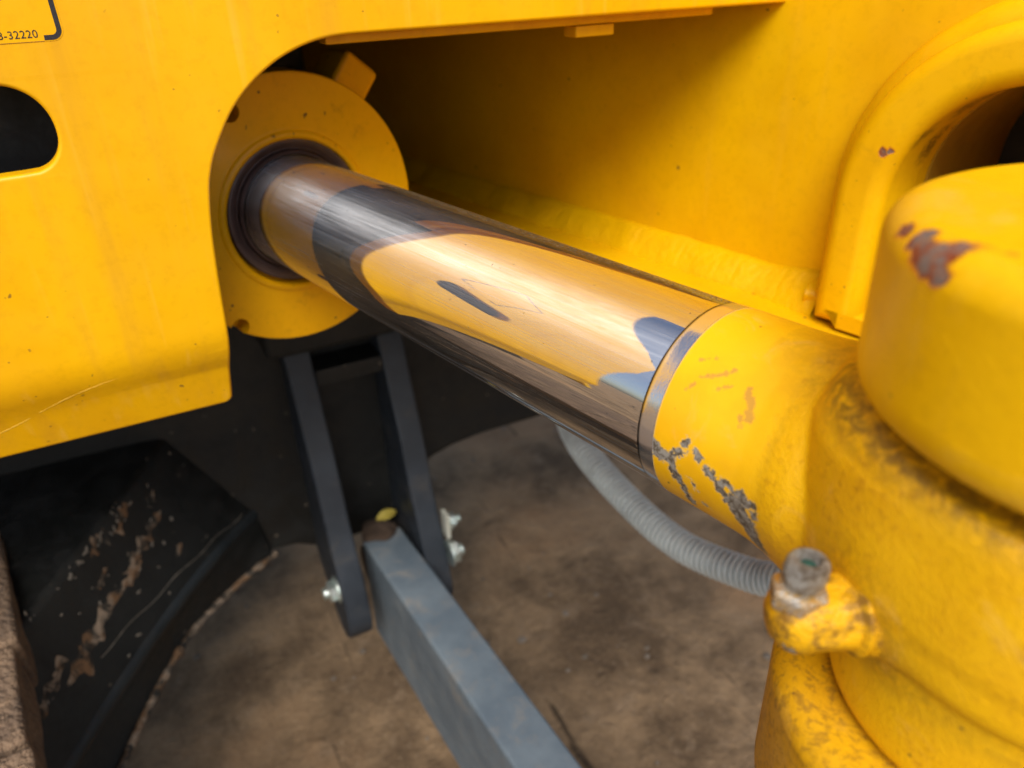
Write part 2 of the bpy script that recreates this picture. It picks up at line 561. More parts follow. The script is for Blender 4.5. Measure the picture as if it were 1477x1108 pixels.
# ------------------------------------------------------------------ materials
M_panel = yellow_paint("panel_enamel", grime=0.10, specks=0.75, streak=0.30, rough=0.40, base=(0.83, 0.435, 0.0005), base2=(0.78, 0.39, 0.0005))
M_wall = yellow_paint("frame_enamel", grime=0.12, specks=0.8, streak=0.05, rough=0.38)
M_weld = yellow_paint("weld_enamel", peel=0.5, grime=0.15, specks=0.4, rough=0.36)
M_flange = yellow_paint("gland_enamel", grime=0.35, specks=0.9, rough=0.36, base=(0.81, 0.42, 0.001))
M_lug = yellow_paint("lug_enamel", peel=0.12, grime=0.16, specks=0.5, rough=0.36, dust=0.22, streak=0.06,
                     chips=[((-.0380, -.0318, .0746), .0019), ((-.0345, -.0362, .0750), .0022), ((-.0325, -.0350, .0750), .0022), ((-.0322, -.0395, .0748), .0030), ((-.0298, -.0420, .0742), .0034),
                            ((-.0272, -.0448, .0730), .0030), ((-.0280, -.0408, .0748), .0032), ((-.0258, -.0392, .0752), .0024), ((-.0240, -.0382, .0753), .0020), ((-.0222, -.0378, .0753), .0018), ((-.0205, -.0380, .0753), .0016), ((-.0188, -.0384, .0752), .0014), ((-.0172, -.0390, .0750), .0011)])
M_lug2 = yellow_paint("lower_lug_enamel", peel=0.2, grime=0.6, specks=0.9, rough=0.48, dust=0.2, base=(0.70, 0.375, 0.004), base2=(0.54, 0.255, 0.006), glo=0.46, gsc=420)
M_fit = yellow_paint("fitting_enamel", peel=0.5, grime=0.85, specks=0.8, rough=0.45, dust=0.4, glo=0.42, gsc=190, base=(0.72, 0.38, 0.004), base2=(0.56, 0.27, 0.006))
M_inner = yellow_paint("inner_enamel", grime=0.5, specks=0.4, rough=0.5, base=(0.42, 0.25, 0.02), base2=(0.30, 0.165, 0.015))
M_chrome = chrome()
M_eye = eye_material()
M_seal = simple("brown_wiper_rubber", (0.085, 0.056, 0.054), 0.42, 0, 0.3, 90)
M_black = dark_paint("black_frame_enamel", (0.0040, 0.0043, 0.0036), (0.0065, 0.007, 0.006), (0.022, 0.020, 0.015), 0.45, 0.2)
M_slate = dark_paint("slate_arm_enamel", (0.105, 0.136, 0.164), (0.150, 0.186, 0.213), (0.27, 0.225, 0.17), 0.42, 0.6)
M_brack = dark_paint("dark_bracket_enamel", (0.014, 0.019, 0.026), (0.024, 0.031, 0.041), (0.10, 0.085, 0.065), 0.40, 0.32)
M_rib = dark_paint("rib_highlight_enamel", (0.008, 0.010, 0.011), (0.014, 0.018, 0.020), (0.05, 0.045, 0.036), 0.42, 0.35)  # lighter than the frame black, paints the highlight along the bend
M_zinc = simple("zinc_steel", (0.62, 0.66, 0.63), 0.34, 0.85, 0.35, 160, 0.1, (0.50, 0.62, 0.56))
M_steel = simple("dull_steel", (0.42, 0.41, 0.38), 0.40, 0.75, 0.4, 420, 0.25, (0.16, 0.12, 0.08))
M_nut = simple("painted_nut_steel", (0.50, 0.47, 0.42), 0.30, 0.7, 0.4, 420, 0.1, (0.55, 0.30, 0.02))
M_conduit = simple("grey_conduit_plastic", (0.66, 0.71, 0.68), 0.36, 0, 0.25, 50, 0.05, (0.52, 0.56, 0.54))
M_mud = simple("dried_mud", (0.42, 0.30, 0.19), 0.9, 0, 0.3, 90, 1.2, (0.26, 0.16, 0.09))
M_rub = simple("dusty_rubber", (0.27, 0.175, 0.105), 0.88, 0, 0.4, 40, 1.0, (0.13, 0.085, 0.055), 0.002)
M_ink = simple("black_decal_ink", (0.018, 0.014, 0.016), 0.5, 0, 0.2, 200, 0.02)
M_decal = yellow_paint("decal_film", grime=0.02, specks=0.2, rough=0.30, base=(0.84, 0.43, 0.0005), base2=(0.81, 0.41, 0.0005))
M_ground = ground_material()
def smear_material():
    m, nt, bs = new_mat("scraped_mud")
    g = NT(nt)
    oc = g.node("ShaderNodeTexCoord").outputs["Object"]
    n1 = g.noise(oc, 75, 6, 0.72, 0.6)
    n2 = g.noise(oc, 60, 3, 0.6)
    tan = g.mix(g.ramp(n2, 0.40, 0.60), (0.25, 0.19, 0.135), (0.15, 0.080, 0.036))
    g.put(bs.inputs["Base Color"], g.mix(g.ramp(n1, 0.40, 0.58), (0.010, 0.010, 0.008), tan))
    bs.inputs["Roughness"].default_value = 0.85
    return m
M_smear = smear_material()
M_leaf = simple("yellowed_leaf", (0.42, 0.33, 0.05), 0.6, 0, 0.3, 200, 0.1)
M_stone = simple("dusty_stone", (0.24, 0.19, 0.14), 0.9, 0, 0.4, 60, 0.6)

# ------------------------------------------------------------------ ground
bm = bmesh.new()
bmesh.ops.create_grid(bm, x_segments=2, y_segments=2, size=400)
tag(obj("ground", mesh_from_bm("ground", bm), M_ground), kind="structure")
# uneven crust of packed earth right under the machine
# loose grit
bm = bmesh.new()
for i in range(420):
    x, y = random.uniform(-0.5, 1.5), random.uniform(0.0, 1.8)
    r = random.choice((.0018, .0025, .003, .004, .007)) * random.uniform(.7, 1.3)
    geo = bmesh.ops.create_icosphere(bm, subdivisions=1, radius=r)
    sx, sy, sz = random.uniform(.7, 1.3), random.uniform(.7, 1.3), random.uniform(.4, .7)
    for v in geo["verts"]:
        v.co = Vector((v.co.x * sx + x, v.co.y * sy + y, v.co.z * sz + r * .25))
grit = obj("gravel", mesh_from_bm("gravel", bm, 60), M_stone)
tag(grit, "small loose grit and crumbs scattered on the brown packed earth", "gravel", kind="stuff")

# ------------------------------------------------------------------ yellow machine frame (inner wall, floor plate, boss)
frame = thing("machine_frame", "yellow welded frame with inner wall, floor ledge and arched boss behind the chrome rod", "frame", ROD.copy())
WY = 0.244                       # wall face, measured from the rod axis
arch_in = [(-0.156, -0.060)] + arc(-0.094, 0.0035, 0.062, 180, 0, 40) + [(-0.032, -0.060)]
wall_out = [(-0.90, -0.0715), (-0.90, 0.128), (-0.30, 0.128), (-0.30, 0.30), (0.30, 0.30), (0.30, -0.0715)]
XZ = Matrix(((1, 0, 0, 0), (0, 0, -1, 0), (0, 1, 0, 0), (0, 0, 0, 1)))      # outline x,y -> local x,z ; depth -> -y
bm = curve_prism([wall_out, arch_in], 0.020, 0.001, 1)
xform(bm, Matrix.Translation((0, WY + 0.010, 0)) @ XZ)
obj("inner_wall", mesh_from_bm("inner_wall", bm), M_wall, frame)
# boss: thick arched collar standing on the floor plate, bore running through the wall
boss_out = [(-0.1825, -0.0690)] + arc(-0.094, 0.0035, 0.0885, 180, 0, 56) + [(-0.0055, -0.0690)]
boss_in = [(-0.1565, -0.0605)] + arc(-0.094, 0.0035, 0.0615, 180, 0, 40) + [(-0.0315, -0.0605)]
bm = curve_prism([boss_out, boss_in], 0.046, 0.0088, 7)
xform(bm, Matrix.Translation((0, WY - 0.030 + 0.023, 0)) @ XZ)
M_boss = yellow_paint("boss_enamel", grime=0.18, specks=0.8, rough=0.38,
                      grime_pts=[((-0.150, 0.250, 0.030), 0.010), ((-0.130, 0.240, 0.052), 0.010), ((-0.145, 0.225, 0.036), 0.004)],
                      chips=[((-0.1585, 0.2140, 0.0290), 0.0022), ((-0.1550, 0.2135, 0.0300), 0.0018), ((-0.1535, 0.2150, 0.0165), 0.0020)])
obj("boss_collar", mesh_from_bm("boss_collar", bm), M_boss, frame)
# bore liner behind the wall, closed by an added black plate so that it stays dark
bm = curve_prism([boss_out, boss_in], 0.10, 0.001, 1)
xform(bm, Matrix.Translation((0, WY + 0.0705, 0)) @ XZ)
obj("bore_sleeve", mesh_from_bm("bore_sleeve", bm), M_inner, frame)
bm = box_bm(-0.20, 0.02, WY + 0.121, WY + 0.135, -0.07, 0.11, 0.002)
obj("bore_shade_plate", mesh_from_bm("bore_shade_plate", bm), M_black, frame)
# fillet weld round the boss
path = [Vector((-0.1825, WY - 0.002, z)) for z in (-0.066, -0.05, -0.035, -0.018)] + \
       [Vector((x, WY - 0.002, z)) for (x, z) in arc(-0.094, 0.0035, 0.0885, 180, 20, 60)]
path = catmull(path, 3)
bm = sweep_bm(path, lambda i, L: 0.0105 + 0.0003 * mnoise.noise(Vector((L * 60, 3, 1))), 24)
obj("boss_weld", mesh_from_bm("boss_weld", bm, 60), M_wall, frame)
# floor plate
bm = box_bm(-0.80, -0.085, 0.090, 0.300, -0.0875, -0.0718, 0.002)
obj("floor_plate", mesh_from_bm("floor_plate", bm), M_wall, frame)
# weld bead between wall and floor plate
bm = bmesh.new()
N1, N2 = 900, 12
vs_ = []
for i in range(N1 + 1):
    s = -0.78 + (0.594) * i / N1
    rip = abs(math.sin(s * 300 + 5 * mnoise.noise(Vector((s * 35, 0, 0))))) * 0.00030 * (0.4 + abs(mnoise.noise(Vector((s * 18, 9, 0)))))
    size = 0.0180 + 0.0014 * mnoise.noise(Vector((s * 45, 5, 0)))
    if s > -0.215:
        size += 0.006 * (s + 0.215) / 0.03
    row = []
    for k in range(N2 + 1):
        t = k / N2
        y, z = size * 0.95 * t, size * (1 - t)                 # straight fillet face
        bulge = (math.sin(math.pi * t) ** 0.45) * (0.0016 + rip + 0.0009 * mnoise.noise(Vector((s * 60, t * 2, 2))) + 0.0003 * mnoise.noise(Vector((s * 260, t * 6, 5))))
        row.append(bm.verts.new((s, WY + 0.0015 - y - bulge * .7 - (0.0015 if 0 < k else 0), -0.0725 + z + bulge * .7)))
    vs_.append(row)
for A, B in zip(vs_[:-1], vs_[1:]):
    for k in range(N2):
        bm.faces.new((A[k], B[k], B[k + 1], A[k + 1]))
obj("weld_bead", mesh_from_bm("weld_bead", bm, 80, False), M_weld, frame)
# a knot of weld at the corner of the boss
bm = bmesh.new()
bmesh.ops.create_icosphere(bm, subdivisions=4, radius=1)
for v in bm.verts:
    v.co = Vector((v.co.x * .012, v.co.y * .014, v.co.z * .013))
jitter(bm, 0.005, 110, 4)
xform(bm, Matrix.Translation((-0.1880, WY - 0.004, -0.063)))
obj("weld_knot", mesh_from_bm("weld_knot", bm, 80), M_weld, frame)
# compartment round the cylinder; unseen roof and belly added to keep it dark
INV = ROD.inverted()
def flat(name, pts, z0, z1, mat):
    bm = curve_prism([pts], z1 - z0, 0.001, 1)
    xform(bm, INV @ Matrix.Translation((0, 0, (z0 + z1) / 2)))
    return obj(name, mesh_from_bm(name, bm), mat, frame)
flat("shade_roof", [(-0.288, 0.3595), (0.3465, 0.3595), (0.2145, 0.94), (-0.288, 0.94)], 0.6920, 0.7060, M_black)  # unseen, added and blackened to darken the recess
flat("shade_belly", [(-0.288, 0.400), (0.0, 0.400), (0.020, 0.530), (0.1455, 0.530), (0.052, 0.94), (-0.288, 0.94)], 0.4935, 0.5045, M_black)  # unseen, added to cut bounce light from below and shade the undercarriage
flat("rear_bulkhead", [(-0.299, 0.9405), (0.2155, 0.9405), (0.2125, 0.955), (-0.299, 0.955)], 0.4930, 0.7060, M_black)  # black colour stands for the darkness of the recess
flat("side_plate", [(-0.2995, 0.3595), (-0.2890, 0.3595), (-0.2890, 0.940), (-0.2995, 0.940)], 0.4935, 0.7060, M_wall)
flat("slot_dark_backing", [(-0.25, 0.402), (-0.010, 0.402), (-0.010, 0.50), (-0.25, 0.50)], 0.506, 0.688, M_black)  # added black box so the slot looks dark

# ------------------------------------------------------------------ body panel
panel_out = [(-0.30, 0.5050), (0.0165, 0.5050)] + arc(0.0165, 0.5095, 0.0045, -90, 0, 6) + \
    [(0.0226, 0.5290), (0.0245, 0.5426), (0.0257, 0.5634), (0.0266, 0.5790), (0.0282, 0.5991), (0.0311, 0.6168), (0.0329, 0.6225), (0.0353, 0.6285), (0.0390, 0.6351), (0.0456, 0.6455),
     (0.0544, 0.6547), (0.0647, 0.6620), (0.0735, 0.6665), (0.0840, 0.6700), (0.0951, 0.6715), (0.1060, 0.6717), (0.3474, 0.6715), (0.3474, 0.98), (0.150, 0.98), (0.143, 0.865), (0.135, 0.858), (0.09, 0.862), (0.03, 0.871), (-0.09, 0.891), (-0.29, 0.905), (-0.30, 0.90)]
def chaikin(pts, i0, i1, it=2):
    seg = pts[i0:i1 + 1]
    for _ in range(it):
        q = [seg[0]]
        for a, b in zip(seg[:-1], seg[1:]):
            q += [(a[0] * .75 + b[0] * .25, a[1] * .75 + b[1] * .25), (a[0] * .25 + b[0] * .75, a[1] * .25 + b[1] * .75)]
        q.append(seg[-1])
        seg = q
    return pts[:i0] + seg + pts[i1 + 1:]
panel_out = chaikin(panel_out, 8, 25, 2)
# rounded slot through the panel
sl = arc(-0.0320, 0.6480, 0.0142, 75, -75, 16)
slot = [(-0.098, 0.6635), (-0.034, 0.6635), (-0.0285, 0.6620), (-0.0235, 0.6585), (-0.0203, 0.6535), (-0.0190, 0.6480), (-0.0192, 0.6420), (-0.0215, 0.6365), (-0.0255, 0.6328), (-0.0310, 0.6312), (-0.098, 0.6312),
        (-0.106, 0.6350), (-0.111, 0.6475), (-0.106, 0.6600)]
slot = chaikin(slot + [slot[0]], 0, len(slot), 2)[:-1]
PT = 0.010
bm = curve_prism([panel_out, slot], PT, 0.0016, 3)
xform(bm, Matrix.Translation((0, 0.348 + PT / 2, 0)) @ XZ)
for zc in (0.552, 0.546, 0.540, 0.534, 0.528):
    bmesh.ops.bisect_plane(bm, geom=bm.verts[:] + bm.edges[:] + bm.faces[:], plane_co=(0, 0, zc), plane_no=(0, 0, 1), dist=1e-6)
for v in bm.verts:                   # the lower edge is rolled slightly inwards
    t = max(0.0, 0.552 - v.co.z)
    v.co.y += 0.36 * t * min(1.0, t / 0.024)
panel = obj("body_panel", mesh_from_bm("body_panel", bm, 32), M_panel)
tag(panel, "large yellow steel body panel with an arched cutout round the cylinder and a rounded slot", "panel")
def panel_y(z):
    t = max(0.0, 0.552 - z)
    return 0.348 + 0.36 * t * min(1.0, t / 0.024)
path = catmull([(x, panel_y(z) + 0.00012, z) for x, z in ((-0.0860, 0.5185), (-0.0769, 0.5210), (-0.0680, 0.5240), (-0.0588, 0.5279), (-0.0464, 0.5331), (-0.0344, 0.5364), (-0.0254, 0.5381))], 12)
bm = sweep_bm(path, lambda i, L: 0.00034 * min(1, (len(path) - i) / 30) * (0.6 + 0.5 * abs(mnoise.noise(Vector((L * 300, 0, 0))))), 6)
obj("scratch", mesh_from_bm("scratch", bm, 80), simple("scratched_enamel", (0.90, 0.56, 0.06), 0.5, 0, 0.1), panel)
# stiffening lip and a small tab behind the upper edge of the cutout
bm = box_bm(0.092, 0.306, 0.3595, 0.372, 0.6672, 0.690, 0.001)
obj("stiffening_lip", mesh_from_bm("stiffening_lip", bm), M_panel, panel)
bm = box_bm(0.2195, 0.2425, 0.3600, 0.3725, 0.6615, 0.6668, 0.0008)
obj("tab", mesh_from_bm("tab", bm), M_panel, panel)
# decal: film, heavy black outline with a gap for the part number
FY = 0.348
bm = curve_prism([[(-0.0705, 0.6768)] + arc(-0.0108, 0.6808, 0.0040, -90, 0, 8) + arc(-0.0108, 0.745, 0.0040, 0, 90, 8) + [(-0.0705, 0.749)]], 0.00012)
xform(bm, Matrix.Translation((0, FY - 0.00007, 0)) @ XZ)
dec = obj("decal_film", mesh_from_bm("decal_film", bm), M_decal, panel)
def band(x0, x1, z0, z1, r, w):
    o = [(-0.01365, z0)] + arc(x1 - r, z0 + r, r, -90, 0, 10) + arc(x1 - r, z1 - r, r, 0, 90, 10) + arc(x0 + r, z1 - r, r, 90, 180, 10) + arc(x0 + r, z0 + r, r, 180, 270, 10) + [(x0 + 0.012, z0), (x0 + 0.012, z0 + w)]
    ri = r - w
    i = arc(x0 + r, z0 + r, ri, 270, 180, 10) + arc(x0 + r, z1 - r, ri, 180, 90, 10) + arc(x1 - r, z1 - r, ri, 90, 0, 10) + arc(x1 - r, z0 + r, ri, 0, -90, 10) + [(-0.01350, z0 + w)]
    return o + i
bm = curve_prism([band(-0.0690, -0.0073, 0.6772, 0.7470, 0.0036, 0.00165)], 0.00012)
xform(bm, Matrix.Translation((0, FY - 0.00020, 0)) @ XZ)
obj("decal_outline", mesh_from_bm("decal_outline", bm), M_ink, dec)
bm = box_bm(-0.0700, -0.0137, FY - 0.00019, FY - 0.00009, 0.67685, 0.67700)
obj("decal_edge", mesh_from_bm("decal_edge", bm), simple("decal_edge_grime", (0.30, 0.12, 0.01), 0.6), dec)
fc = bpy.data.curves.new("part_number", 'FONT')
fc.body = "8-32220"
fc.size = 0.00368
fc.extrude = 0.00004
fc.align_x = 'RIGHT'
fc.space_character = 1.06
ft = bpy.data.objects.new("part_number", fc)
COL.objects.link(ft)
tme = eval_mesh(ft)
bpy.data.objects.remove(ft)
tme.transform(Matrix.Translation((-0.01525, FY - 0.00022, 0.67825)) @ XZ)
obj("part_number", tme, M_ink, dec)

# ------------------------------------------------------------------ hydraulic cylinder
cyl = thing("hydraulic_cylinder", "hydraulic cylinder with polished chrome rod between the yellow flange and cast rod eye", "cylinder", ROD.copy())
FS = -0.375                       # face of the gland flange
prof = [(FS - 0.006, 0.0000), (FS - 0.006, 0.0393), (FS + 0.0006, 0.0396), (FS + 0.0016, 0.0404), (FS + 0.0019, 0.0418), (FS + 0.0014, 0.0434), (FS + 0.0004, 0.0443), (FS + 0.0005, 0.0452), (FS, 0.0460), (FS, 0.0718), (FS - 0.0006, 0.0730), (FS - 0.0018, 0.0735), (FS - 0.024, 0.0735), (FS - 0.025, 0.0725), (FS - 0.025, 0.0)]
bm = lathe_bm(prof, n=144)
me = mesh_from_bm("gland_flange", bm, 40)
gland = obj("gland_flange", me, M_flange, cyl, Matrix.Translation((0, 0.000, -0.0015)))
# spanner holes drilled near the rim: real cut-outs
hole_bm = bmesh.new()
for (hy, hz) in ((-0.0445, -0.0550), (-0.0265, 0.0570)):
    t = lathe_bm([(FS - 0.014, 0.0), (FS - 0.014, 0.0050), (FS + 0.01, 0.0050), (FS + 0.01, 0.0)], n=32)
    xform(t, Matrix.Translation((0, hy, hz)))
    tm = bpy.data.meshes.new("t")
    bmesh.ops.recalc_face_normals(t, faces=t.faces[:])
    t.to_mesh(tm)
    t.free()
    hole_bm.from_mesh(tm)
    bpy.data.meshes.remove(tm)
hme = bpy.data.meshes.new("spanner_cut")
hole_bm.to_mesh(hme)
hole_bm.free()
cutter = bpy.data.objects.new("spanner_cut", hme)
COL.objects.link(cutter)
cutter.matrix_world = ROD
tmp = bpy.data.objects.new("tmp", me)
COL.objects.link(tmp)
tmp.matrix_world = ROD
bo = tmp.modifiers.new("b", 'BOOLEAN')
bo.operation = 'DIFFERENCE'
bo.object = cutter
bo.solver = 'EXACT'
new = eval_mesh(tmp)
bpy.data.objects.remove(tmp)
bpy.data.objects.remove(cutter)
if len(new.polygons) > 200:
    gland.data = finish(new, 40)
    new.materials.clear()
    new.materials.append(M_flange)
# wiper seal and its lips
bm = lathe_bm([(FS - 0.0058, 0.0392), (FS - 0.0004, 0.0390), (FS + 0.0004, 0.0384), (FS + 0.0006, 0.0372), (FS - 0.0006, 0.0350), (FS - 0.0018, 0.0336), (FS - 0.0014, 0.0330), (FS - 0.0058, 0.0326)], n=144)
seal = obj("wiper_seal", mesh_from_bm("wiper_seal", bm, 50, False), M_seal, cyl)
bm = lathe_bm([(FS - 0.0058, 0.0325), (FS - 0.0010, 0.0324), (FS + 0.0004, 0.0316), (FS + 0.0010, 0.0307), (FS + 0.0006, 0.0303), (FS - 0.0058, 0.0302)], n=144)
obj("wiper_lip", mesh_from_bm("wiper_lip", bm, 50, False), M_seal, seal)
bm = lathe_bm([(FS - 0.0252, 0.0), (FS - 0.0252, 0.054), (FS - 0.027, 0.055), (FS - 0.38, 0.055), (FS - 0.38, 0.0)], n=96)
obj("barrel", mesh_from_bm("barrel", bm), M_black, cyl)  # black in place of the shade behind the flange
# port block behind the flange, seen over its rim
bm = box_bm(-0.014, 0.014, -0.012, 0.012, -0.0175, 0.0175, 0.003, 3)
xform(bm, Matrix.Translation((FS - 0.040, 0.0560, 0.0545)) @ Matrix.Rotation(R(-40), 4, 'X'))
obj("port_block", mesh_from_bm("port_block", bm), M_flange, cyl)
# chrome rod
prof = [(FS - 0.03, 0.0), (FS - 0.03, 0.0300)] + [(FS - 0.02 + (0.2758 + 0.02) * i / 60, 0.0300) for i in range(61)] + [(-0.0988, 0.0299), (-0.0986, 0.0)]
bm = lathe_bm(prof, n=256)
rod = obj("rod", mesh_from_bm("rod", bm, 40), M_chrome, cyl)
# ---- cast rod eye
def sstep(a, b, x):
    t = min(1, max(0, (x - a) / (b - a)))
    return t * t * (3 - 2 * t)
def eye_mesh():
    bm = bmesh.new()
    n = 160
    rows = []
    NP = 13
    for j in range(NP):
        row = []
        for i in range(n):
            th = 2 * math.pi * i / n
            dlt = abs((math.degrees(th) - 180 + 180) % 360 - 180)         # angle away from the neck
            b = 1 - sstep(18, 78, dlt)
            rho = 0.0475 + 0.0100 * b
            zr = -0.0110 - 0.020 * b
            dz = 0.0068 * (1 - b)
            prof = [(rho - 0.004 - 0.014 * b, 0.0396 - dz), (rho - 0.0012 - 0.009 * b, 0.0390 - 0.0010 * b - dz), (rho - 0.0040 * b, 0.036 - 0.001 * b - dz), (rho - 0.0005 * b + 0.0005, 0.026), (rho + 0.0008, 0.014), (rho + 0.0006, 0.002),
                    (rho, zr + 0.010), (rho - 0.0003, zr + 0.004), (rho - 0.0012, zr + 0.001), (rho - 0.0030 - .004 * b, zr - 0.001), (0.0440, min(zr - 0.006, -0.020)), (0.0437, -0.037), (0.0430, -0.0402)]
            r_, z_ = prof[j]
            row.append(bm.verts.new((r_ * math.cos(th), r_ * math.sin(th), z_)))
        rows.append(row)
    for A, B in zip(rows[:-1], rows[1:]):
        for i in range(n):
            k = (i + 1) % n
            bm.faces.new((A[i], B[i], B[k], A[k]))
    bm.faces.new(rows[0])
    bm.faces.new(rows[-1][::-1])
    # neck, very slightly fuller than the rod
    t = lathe_bm([(-0.1002, 0.0), (-0.1002, 0.02985), (-0.0998, 0.03015), (-0.093, 0.0303), (-0.075, 0.0304), (-0.066, 0.0306), (-0.059, 0.0316), (-0.052, 0.0335), (-0.030, 0.0345), (-0.030, 0.0)], n=160)
    tm = bpy.data.meshes.new("t")
    bmesh.ops.recalc_face_normals(t, faces=t.faces[:])
    t.to_mesh(tm)
    t.free()
    bm.from_mesh(tm)
    bpy.data.meshes.remove(tm)
    bmesh.ops.recalc_face_normals(bm, faces=bm.faces[:])
    me = bpy.data.meshes.new("rod_eye")
    bm.to_mesh(me)
    bm.free()
    tmp = bpy.data.objects.new("tmp", me)
    COL.objects.link(tmp)
    rm = tmp.modifiers.new("r", 'REMESH')
    rm.mode = 'VOXEL'
    rm.voxel_size = 0.00065
    sm = tmp.modifiers.new("s", 'SMOOTH')
    sm.factor = 0.5
    sm.iterations = 22
    out = eval_mesh(tmp)
    bpy.data.objects.remove(tmp)
    bpy.data.meshes.remove(me)
    return out
eme = eye_mesh()
nv = len(eme.vertices)
co = np.empty(nv * 3)
eme.vertices.foreach_get("co", co)
co = co.reshape(-1, 3)
s_ = co[:, 0]
phi = np.degrees(np.arctan2(co[:, 2], co[:, 1]))
rad_ = np.hypot(co[:, 1], co[:, 2])
def chain_dist(chains, rr=0.0304):
    d = np.full(nv, 0.05)
    for pts, r in chains:
        P = [np.array((s, rr * math.cos(R(p)), rr * math.sin(R(p)))) for s, p in pts]
        if len(P) == 1:
            P = P * 2
        for a, b in zip(P[:-1], P[1:]):
            ab = b - a
            t = np.clip(((co - a) @ ab) / max(ab @ ab, 1e-12), 0, 1)
            d = np.minimum(d, np.linalg.norm(co - a - t[:, None] * ab, axis=1) - r)
    return d
chips = chain_dist([
    ([(-.0935, 181), (-.0905, 185), (-.0868, 184)], .0022),
    ([(-.0868, 184), (-.0850, 194), (-.0828, 200), (-.0812, 214)], .0015),
    ([(-.0865, 183), (-.0838, 176), (-.0820, 170)], .0013),
    ([(-.0785, 173), (-.0772, 175)], .0014), ([(-.0750, 178), (-.0732, 180.5)], .0015),
    ([(-.0705, 184.5), (-.0690, 187), (-.0676, 190)], .0015),
    ([(-.0690, 180), (-.0670, 181)], .0011), ([(-.0655, 184)], .0010),
    ([(-.0630, 183), (-.0605, 185), (-.0590, 188)], .0019),
    ([(-.0650, 190), (-.0625, 195), (-.0600, 201), (-.0582, 210)], .0034),
    ([(-.0800, 190), (-.0780, 196)], .0007), ([(-.0760, 205), (-.0745, 207)], .0006),
    ([(-.0925, 64), (-.0880, 62)], .0007)])
scuff = chain_dist([
    ([(-.0885, 128), (-.0845, 124)], .0003), ([(-.0850, 136), (-.0800, 131), (-.0780, 127)], .0005), ([(-.0790, 138), (-.0765, 135)], .0004),
    ([(-.0715, 133), (-.0690, 139), (-.0675, 146)], .0010), ([(-.0880, 146), (-.0862, 141)], .0003), ([(-.0700, 146), (-.0690, 150)], .0006),
    ([(-.0610, 140), (-.0600, 150), (-.0590, 160)], .0005)])
r_h = np.hypot(co[:, 0], co[:, 1])
cast = np.clip((s_ + 0.066) / 0.010, 0, 1)
dn_c = np.abs((np.degrees(np.arctan2(co[:, 1], co[:, 0])) + 360) % 360 - 180)
grease_gap_shade = 0.75 * np.exp(-((0.034 - co[:, 2]) / 0.005) ** 2) * (r_h < 0.075) * (0.35 + 0.65 * (dn_c > 15))  # grease, plus the painted shadow of the gap under the upper lug
undercut_shade = np.exp(-((co[:, 2] + 0.016) / 0.005) ** 2) * (r_h < 0.0470) * 0.25  # shade below the rim, painted into the colour
fit_c = np.array((-0.0257, -0.0378, -0.0065))
g_fit = np.exp(-(np.linalg.norm(co - fit_c, axis=1) / 0.0125) ** 2) * 0.9
crease = np.exp(-(np.abs(s_ + 0.0585) / 0.0016) ** 2) * (rad_ < 0.040) * 0.18
grime = np.clip(grease_gap_shade + undercut_shade + g_fit + crease, 0, 1)
for nm, arr in (("chip", chips), ("scuff", scuff), ("cast", cast), ("grime", grime)):
    a = eme.attributes.new(nm, 'FLOAT', 'POINT')
    a.data.foreach_set("value", arr.astype(np.float32))
finish(eme, 70)
obj("rod_eye", eme, M_eye, cyl)
# ---- grease fitting on the eye
TH = -124.1
FIT = Matrix.Rotation(R(TH), 4, 'Z') @ Matrix.Translation((0.0462, 0, -0.0066)) @ Matrix.Diagonal((1.10, 1.02, 1.02, 1))     # x = out of the casting
bm = lathe_bm([(-0.006, 0.0), (-0.006, 0.0098), (0.0008, 0.0098), (0.0014, 0.0092), (0.0018, 0.0092), (0.0024, 0.0096), (0.0032, 0.0096), (0.0038, 0.0088), (0.0042, 0.0083),
               (0.0050, 0.0086), (0.0110, 0.0084), (0.0130, 0.0080), (0.0150, 0.0076), (0.0172, 0.0064), (0.0186, 0.0045), (0.0193, 0.0022), (0.0194, 0.0)], n=72)
for v in bm.verts:               # the middle of the body is a worn hexagon
    if 0.0045 < v.co.x < 0.0125:
        a = math.atan2(v.co.z, v.co.y)
        k = 0.93 + 0.07 * abs(math.cos(3 * a + .4)) ** 3
        v.co.y *= k
        v.co.z *= k
jitter(bm, 0.0002, 330, 2)
fit = obj("grease_fitting", mesh_from_bm("grease_fitting", bm, 28), M_fit, cyl, FIT)
NIP = Matrix.Translation((0.0142, 0, 0.0050)) @ Matrix.Rotation(R(-5), 4, 'Y') @ Matrix.Diagonal((0.92, 0.92, 1.0, 1))
bm = lathe_bm([(-0.0015, 0.0), (-0.0015, 0.0058), (0.0000, 0.0064), (0.0030, 0.0064), (0.0037, 0.0056), (0.0037, 0.0)], axis='Z', n=6)
bmesh.ops.bevel(bm, geom=bm.edges[:], offset=0.00028, segments=2, affect='EDGES')
xform(bm, Matrix.Rotation(R(14), 4, 'Z'))
obj("hexagon_nut", mesh_from_bm("hexagon_nut", bm, 30), M_nut, fit, NIP)
bm = lathe_bm([(0.0034, 0.0), (0.0034, 0.0036), (0.0044, 0.0034), (0.0050, 0.0040), (0.0057, 0.0045), (0.0072, 0.0047), (0.0096, 0.0045), (0.0106, 0.0040), (0.0111, 0.0034), (0.0111, 0.0029), (0.0106, 0.0024), (0.0094, 0.0022), (0.0088, 0.0)], axis='Z', n=56)
obj("grease_nipple", mesh_from_bm("grease_nipple", bm, 50), M_steel, fit, NIP)
bm = lathe_bm([(0.0089, 0.0), (0.0089, 0.0020), (0.0096, 0.0015), (0.0099, 0.0)], axis='Z', n=24)
obj("nipple_ball", mesh_from_bm("nipple_ball", bm, 60), simple("green_grease", (0.02, 0.09, 0.07), 0.35), fit, NIP)
